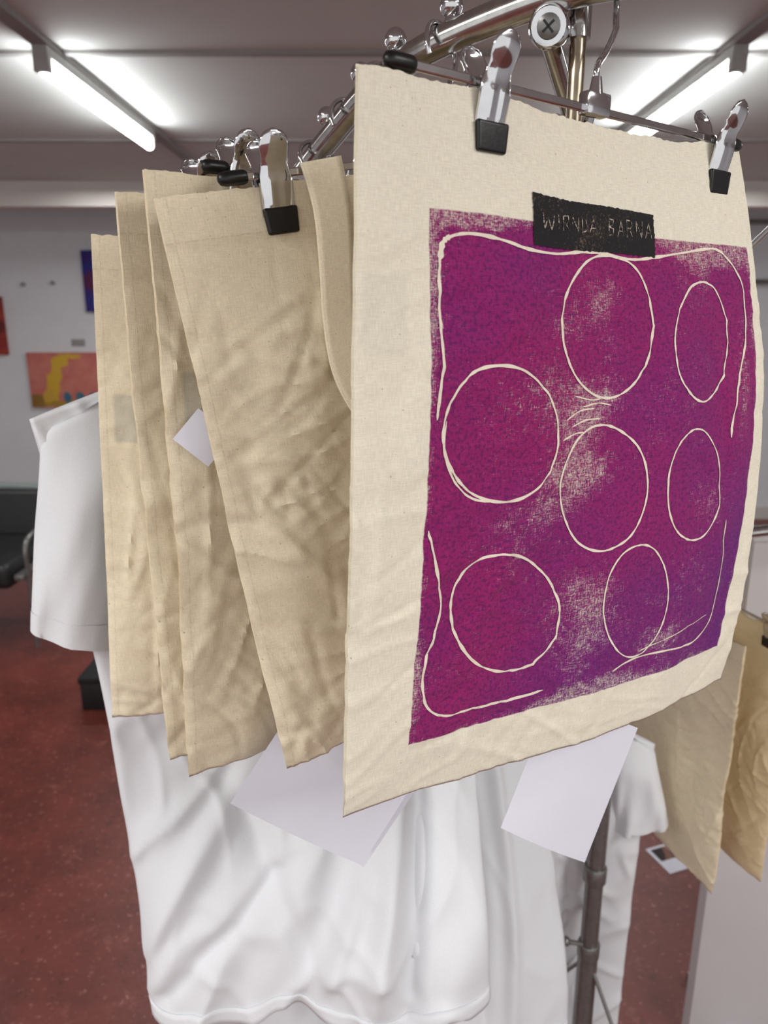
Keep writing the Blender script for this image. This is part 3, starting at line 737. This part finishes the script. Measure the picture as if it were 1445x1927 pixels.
# ---------------------------------------------------------------- t-shirts
def tshirt(cx, cy, z, th, hw, L, seed, label, group, armp, armt, sl, hemwave=.01, fold=1., taper=0., twist=0., folds=(), taper2=0.):
    th = math.radians(th); D = Vector((math.cos(th), math.sin(th), 0)); Nn = Vector((math.sin(th), -math.cos(th), 0)); O = W(cx, cy, z)
    t = thing('t_shirt', label, 'shirt', O, group)
    piv = O-D*hw
    def P(x, y, zz, tw=0.):
        p = O+D*x+Nn*y
        if tw: p = piv+Matrix.Rotation(-math.radians(tw), 3, 'Z') @ (p-piv)
        return p+Vector((0, 0, zz))
    def fold_(x, v):
        f = noise.noise(Vector((x*8+v*1.2, v*.9, seed)))*.026*sm(.05, .6, v)+noise.noise(Vector((x*19+v*3.5, v*1.3, seed+4)))*.012*sm(.15, .9, v)
        q = 1-abs(noise.noise(Vector((x*9+v*5, v*2.2-x*3, seed+8))))*4
        q2 = 1-abs(noise.noise(Vector((x*14-v*6, v*6+x*5, seed+18))))*5
        y = (f+max(0, q)**1.5*.006*sm(.1, .5, v)+max(0, q2)**1.5*.0026)*fold
        for (x0, v0, x1, v1, wd, am) in folds:
            dx, dv = x1-x0, v1-v0; ll = dx*dx+dv*dv; tt = max(0, min(1, ((x-x0)*dx+(v-v0)*dv)/ll))
            dd = math.hypot(x-x0-dx*tt, v-v0-dv*tt)
            y += am*math.exp(-(dd/wd)**2)*math.sin(PI*min(1, max(.0, tt*.8+.15)))
        return y
    def bodypt(u, v, side, extra=0.):
        au = abs(u)
        top = -.03*max(0, (1-(au/.36)**2)) if au < .36 else -(au-.36)*.085
        if side < 0 and au < .36: top *= .3
        w = hw*(1-.04*math.sin(PI*v)+.02*noise.noise(Vector((v*2.5, seed, u))))
        x = u*w+(1-u)*.5*taper*v-(1+u)*.5*taper2*sm(.3, .8, v)
        zz = top*(1-v)**3-L*v+hemwave*v**8*math.sin(u*6+seed)+hemwave*.6*v**8*math.sin(u*14+seed*2)
        g = .022*math.sqrt(max(0, 1-au**4))*(.25+.75*sm(0, .3, v))+extra
        return P(x, side*g+fold_(x+side*.02*(1-au**6), v), zz, twist*sm(.42, .95, v))
    vs = []; nu, nv = 140, 130
    for side in (1, -1):
        for j in range(nv+1):
            for i in range(nu+1): vs.append(bodypt(i/nu*2-1, j/nv, side))
    K = (nu+1)*(nv+1); fs = []
    for j in range(nv):
        for i in range(nu):
            a = j*(nu+1)+i; b_ = a+nu+1; fs.append((a, b_, b_+1, a+1)); fs.append((K+a, K+a+1, K+b_+1, K+b_))
    o = MB().add(vs, fs).build('body', M['jersey'], t, True, False)
    bm = bmesh.new(); bm.from_mesh(o.data); bmesh.ops.remove_doubles(bm, verts=bm.verts, dist=1e-5); bm.to_mesh(o.data); bm.free()
    s_ = o.modifiers.new('t', 'SOLIDIFY'); s_.thickness = .0012; s_.offset = 0
    vs = []; fs = []
    for side in (1, -1):
        b0 = len(vs)
        for j in (0, 1, 2, 3):
            for i in range(nu+1): vs.append(bodypt(i/nu*2-1, 1-.03*(1-j/3), side, .0016))
        for j in range(3):
            for i in range(nu):
                q0 = b0+j*(nu+1)+i; f = (q0, q0+nu+1, q0+nu+2, q0+1); fs.append(f if side > 0 else f[::-1])
    o = MB().add(vs, fs).build('hem', M['jersey'], t, True, False)
    s_ = o.modifiers.new('t', 'SOLIDIFY'); s_.thickness = .0012; s_.offset = 0
    for (sg, o0, o1, i0, i1, drop, tilt) in sl:
        vs = []; fs = []; rows = 28; n = 40
        for j in range(rows+1):
            q = j/rows; e = sm(0, 1, q)*.3+q*.7
            out = o0+(o1-o0)*e; inn = i0+(i1-i0)*e
            cxx = sg*(out+inn)/2; rw = (out-inn)/2*(math.sqrt(1-(1-min(1, q/.12))**2)*.5+.5); rd = .010+.018*sm(0, .4, q)
            for k in range(n):
                a = 2*PI*k/n; c_ = math.cos(a); s2 = math.sin(a)
                lx = math.copysign(abs(c_)**.8, c_)*rw; ly = s2*rd
                fo = (noise.noise(Vector((c_*1.2+q*1.4, q*2.2, seed+sg*3)))*.016*q+noise.noise(Vector((c_*3+q*2, q*1.4, seed+sg*7)))*.009*q)
                zz = -.040-drop*q-(c_*sg)*.016*(1-q)+tilt*q*c_*sg*.5
                vs.append(P(cxx+lx, ly+fo, zz))
        for j in range(rows):
            for k in range(n): fs.append((j*n+k, j*n+(k+1) % n, (j+1)*n+(k+1) % n, (j+1)*n+k))
        fs.append(tuple(range(n)))
        o = MB().add(vs, fs).build('sleeve', M['jersey'], t, True, False)
        s_ = o.modifiers.new('t', 'SOLIDIFY'); s_.thickness = .0012; s_.offset = 0
        cvs = []; r0 = rows-3
        for j in range(r0, rows+1):
            ring = vs[j*n:(j+1)*n]; cen = sum(ring, Vector())/n
            for p_ in ring: cvs.append(cen+(p_-cen)*1.01+(p_-cen).normalized()*.0008)
        cfs = [(j*n+k, j*n+(k+1) % n, (j+1)*n+(k+1) % n, (j+1)*n+k) for j in range(3) for k in range(n)]
        MB().add(cvs, cfs).build('cuff', M['jersey'], t, True, False)
    ring = []
    for k in range(40):
        a = 2*PI*k/40; x = math.cos(a)*hw*.36; y = .008*math.sin(a); ring.append(P(x, y*1.0, (-.03*(1-(x/(hw*.36))**2) if y > 0 else -.009*(1-(x/(hw*.36))**2))+.002))
    MB().tube(ring, .005, 8, True).build('collar', M['jersey'], t)
    hgt = thing('coat_hanger', 'plain wire hanger inside '+label, 'hanger', O, 'shirt hangers')
    mb = MB(); mb.tube([P(-hw*.8, 0, -.05), P(-hw*.3, 0, -.012), P(0, 0, .006), P(hw*.3, 0, -.012), P(hw*.8, 0, -.05)], .003, 8); mb.tube([P(-hw*.8, 0, -.05), P(hw*.8, 0, -.05)], .0025, 8)
    mb.build('shoulder_wire', M['steel'], hgt)
    T = armt.normalized(); S = Vector((T.y, -T.x, 0)).normalized(); R = .02; cc = armp+Vector((0, 0, .011-R))
    pts = [cc+S*R*math.cos(a)+Vector((0, 0, R*math.sin(a))) for a in [math.radians(-50+k*15) for k in range(17)]]
    MB().tube(spline([P(0, 0, .005), P(0, 0, .012)]+pts, 3), .0018, 8).build('hook', M['steel'], hgt)
    return t
GS = 'white t-shirts on the rack'
tshirt(-.091, .778, -.035, 30, .256, .712, 2.2, 'white t-shirt with its left sleeve showing beside the beige bags', GS, la[-4], la[-3]-la[-5],
    sl=((-1, .246, .276, .140, .200, .228, .035), (1, .25, .30, .17, .235, .25, .04)), hemwave=.014, fold=1.25, taper=.055, twist=27, taper2=.08,
    folds=((-.20, .88, -.05, .58, .018, .016), (-.17, .95, .0, .72, .012, -.012), (.10, .55, .06, 1.02, .016, .024), (.13, .55, .10, 1.02, .012, -.020), (.0, .98, .07, .70, .012, .014), (-.09, .62, .02, .98, .014, -.010)))
tshirt(-.035, .905, -.07, 28, .266, .92, 7.7, 'white t-shirt hanging just behind the front white t-shirt', GS, la[-7], la[-6]-la[-8],
    sl=((-1, .26, .275, .2, .21, .25, .03), (1, .265, .28, .2, .21, .25, .03)), hemwave=.01, twist=22, taper=.05, fold=1.1,
    folds=((.12, .3, .12, 1.05, .010, .016), (.16, .3, .155, 1.05, .009, -.014), (.20, .3, .195, 1.05, .010, .016)))
tshirt(.215, 1.075, -.60, -12, .215, .82, 12.4, 'white t-shirt hanging low behind the rack post', GS, ba[9], ba[10]-ba[8],
    sl=((-1, .2, .25, .14, .18, .2, .03), (1, .215, .248, .14, .165, .165, .02)), hemwave=.01, fold=1.8,
    folds=((-.02, .2, -.03, 1.05, .012, .014), (.03, .2, .02, 1.05, .010, -.014), (.08, .2, .075, 1.05, .012, .014), (.12, .2, .11, 1.05, .01, -.012)))

# ---------------------------------------------------------------- paper tags
def sheet(corners, label, bend=.004):
    c = [at(*q) for q in corners]; n = (c[1]-c[0]).cross(c[3]-c[0]).normalized(); vs = []; K = 12
    for j in range(K+1):
        for i in range(K+1):
            a, b_ = i/K, j/K; vs.append((c[0].lerp(c[1], a)).lerp(c[3].lerp(c[2], a), b_)+n*bend*math.sin(PI*a)*math.sin(PI*(.3+b_*.6)))
    fs = [(j*(K+1)+i, j*(K+1)+i+1, (j+1)*(K+1)+i+1, (j+1)*(K+1)+i) for j in range(K) for i in range(K)]
    o = MB().add(vs, fs).build('paper_tag', M['paper'], None, True, False)
    return tag(o, label, 'paper', 'blank paper tags under the bags')
sheet([(433, 1512, .50), (680, 1628, .53), (800, 1440, .555), (553, 1330, .525)], 'blank white paper sticking out below the two front bags')
sheet([(600, 1560, .55), (684, 1632, .555), (820, 1430, .575), (736, 1360, .57)], 'second white paper sheet tucked just behind the larger one under the bags', .002)
sheet([(942, 1558, .515), (1100, 1623, .53), (1200, 1370, .545), (1042, 1306, .53)], 'blank white paper hanging below the right part of the printed bag')
sheet([(325, 826, .487), (392, 878, .492), (440, 822, .497), (373, 768, .492)], 'small white paper corner poking out between the plain bags', .001)

# ---------------------------------------------------------------- world and camera
w = bpy.data.worlds.new('World'); bpy.context.scene.world = w; w.use_nodes = True
w.node_tree.nodes['Background'].inputs[0].default_value = (1, .995, .985, 1); w.node_tree.nodes['Background'].inputs[1].default_value = .97
cam = bpy.data.cameras.new('camera'); co = bpy.data.objects.new('camera', cam); C.objects.link(co)
cam.sensor_fit = 'VERTICAL'; cam.sensor_height = 36; cam.sensor_width = 36; cam.lens = 26.0
cam.clip_start = .01
co.location = (0, 0, CAMZ); co.rotation_euler = (PI/2-PITCH, 0, 0)
cam.dof.use_dof = True; cam.dof.focus_distance = .5; cam.dof.aperture_fstop = 9
bpy.context.scene.camera = co
bpy.context.scene.view_settings.view_transform = 'Standard'
for o in bpy.data.objects:
    if '_world' in o: del o['_world']
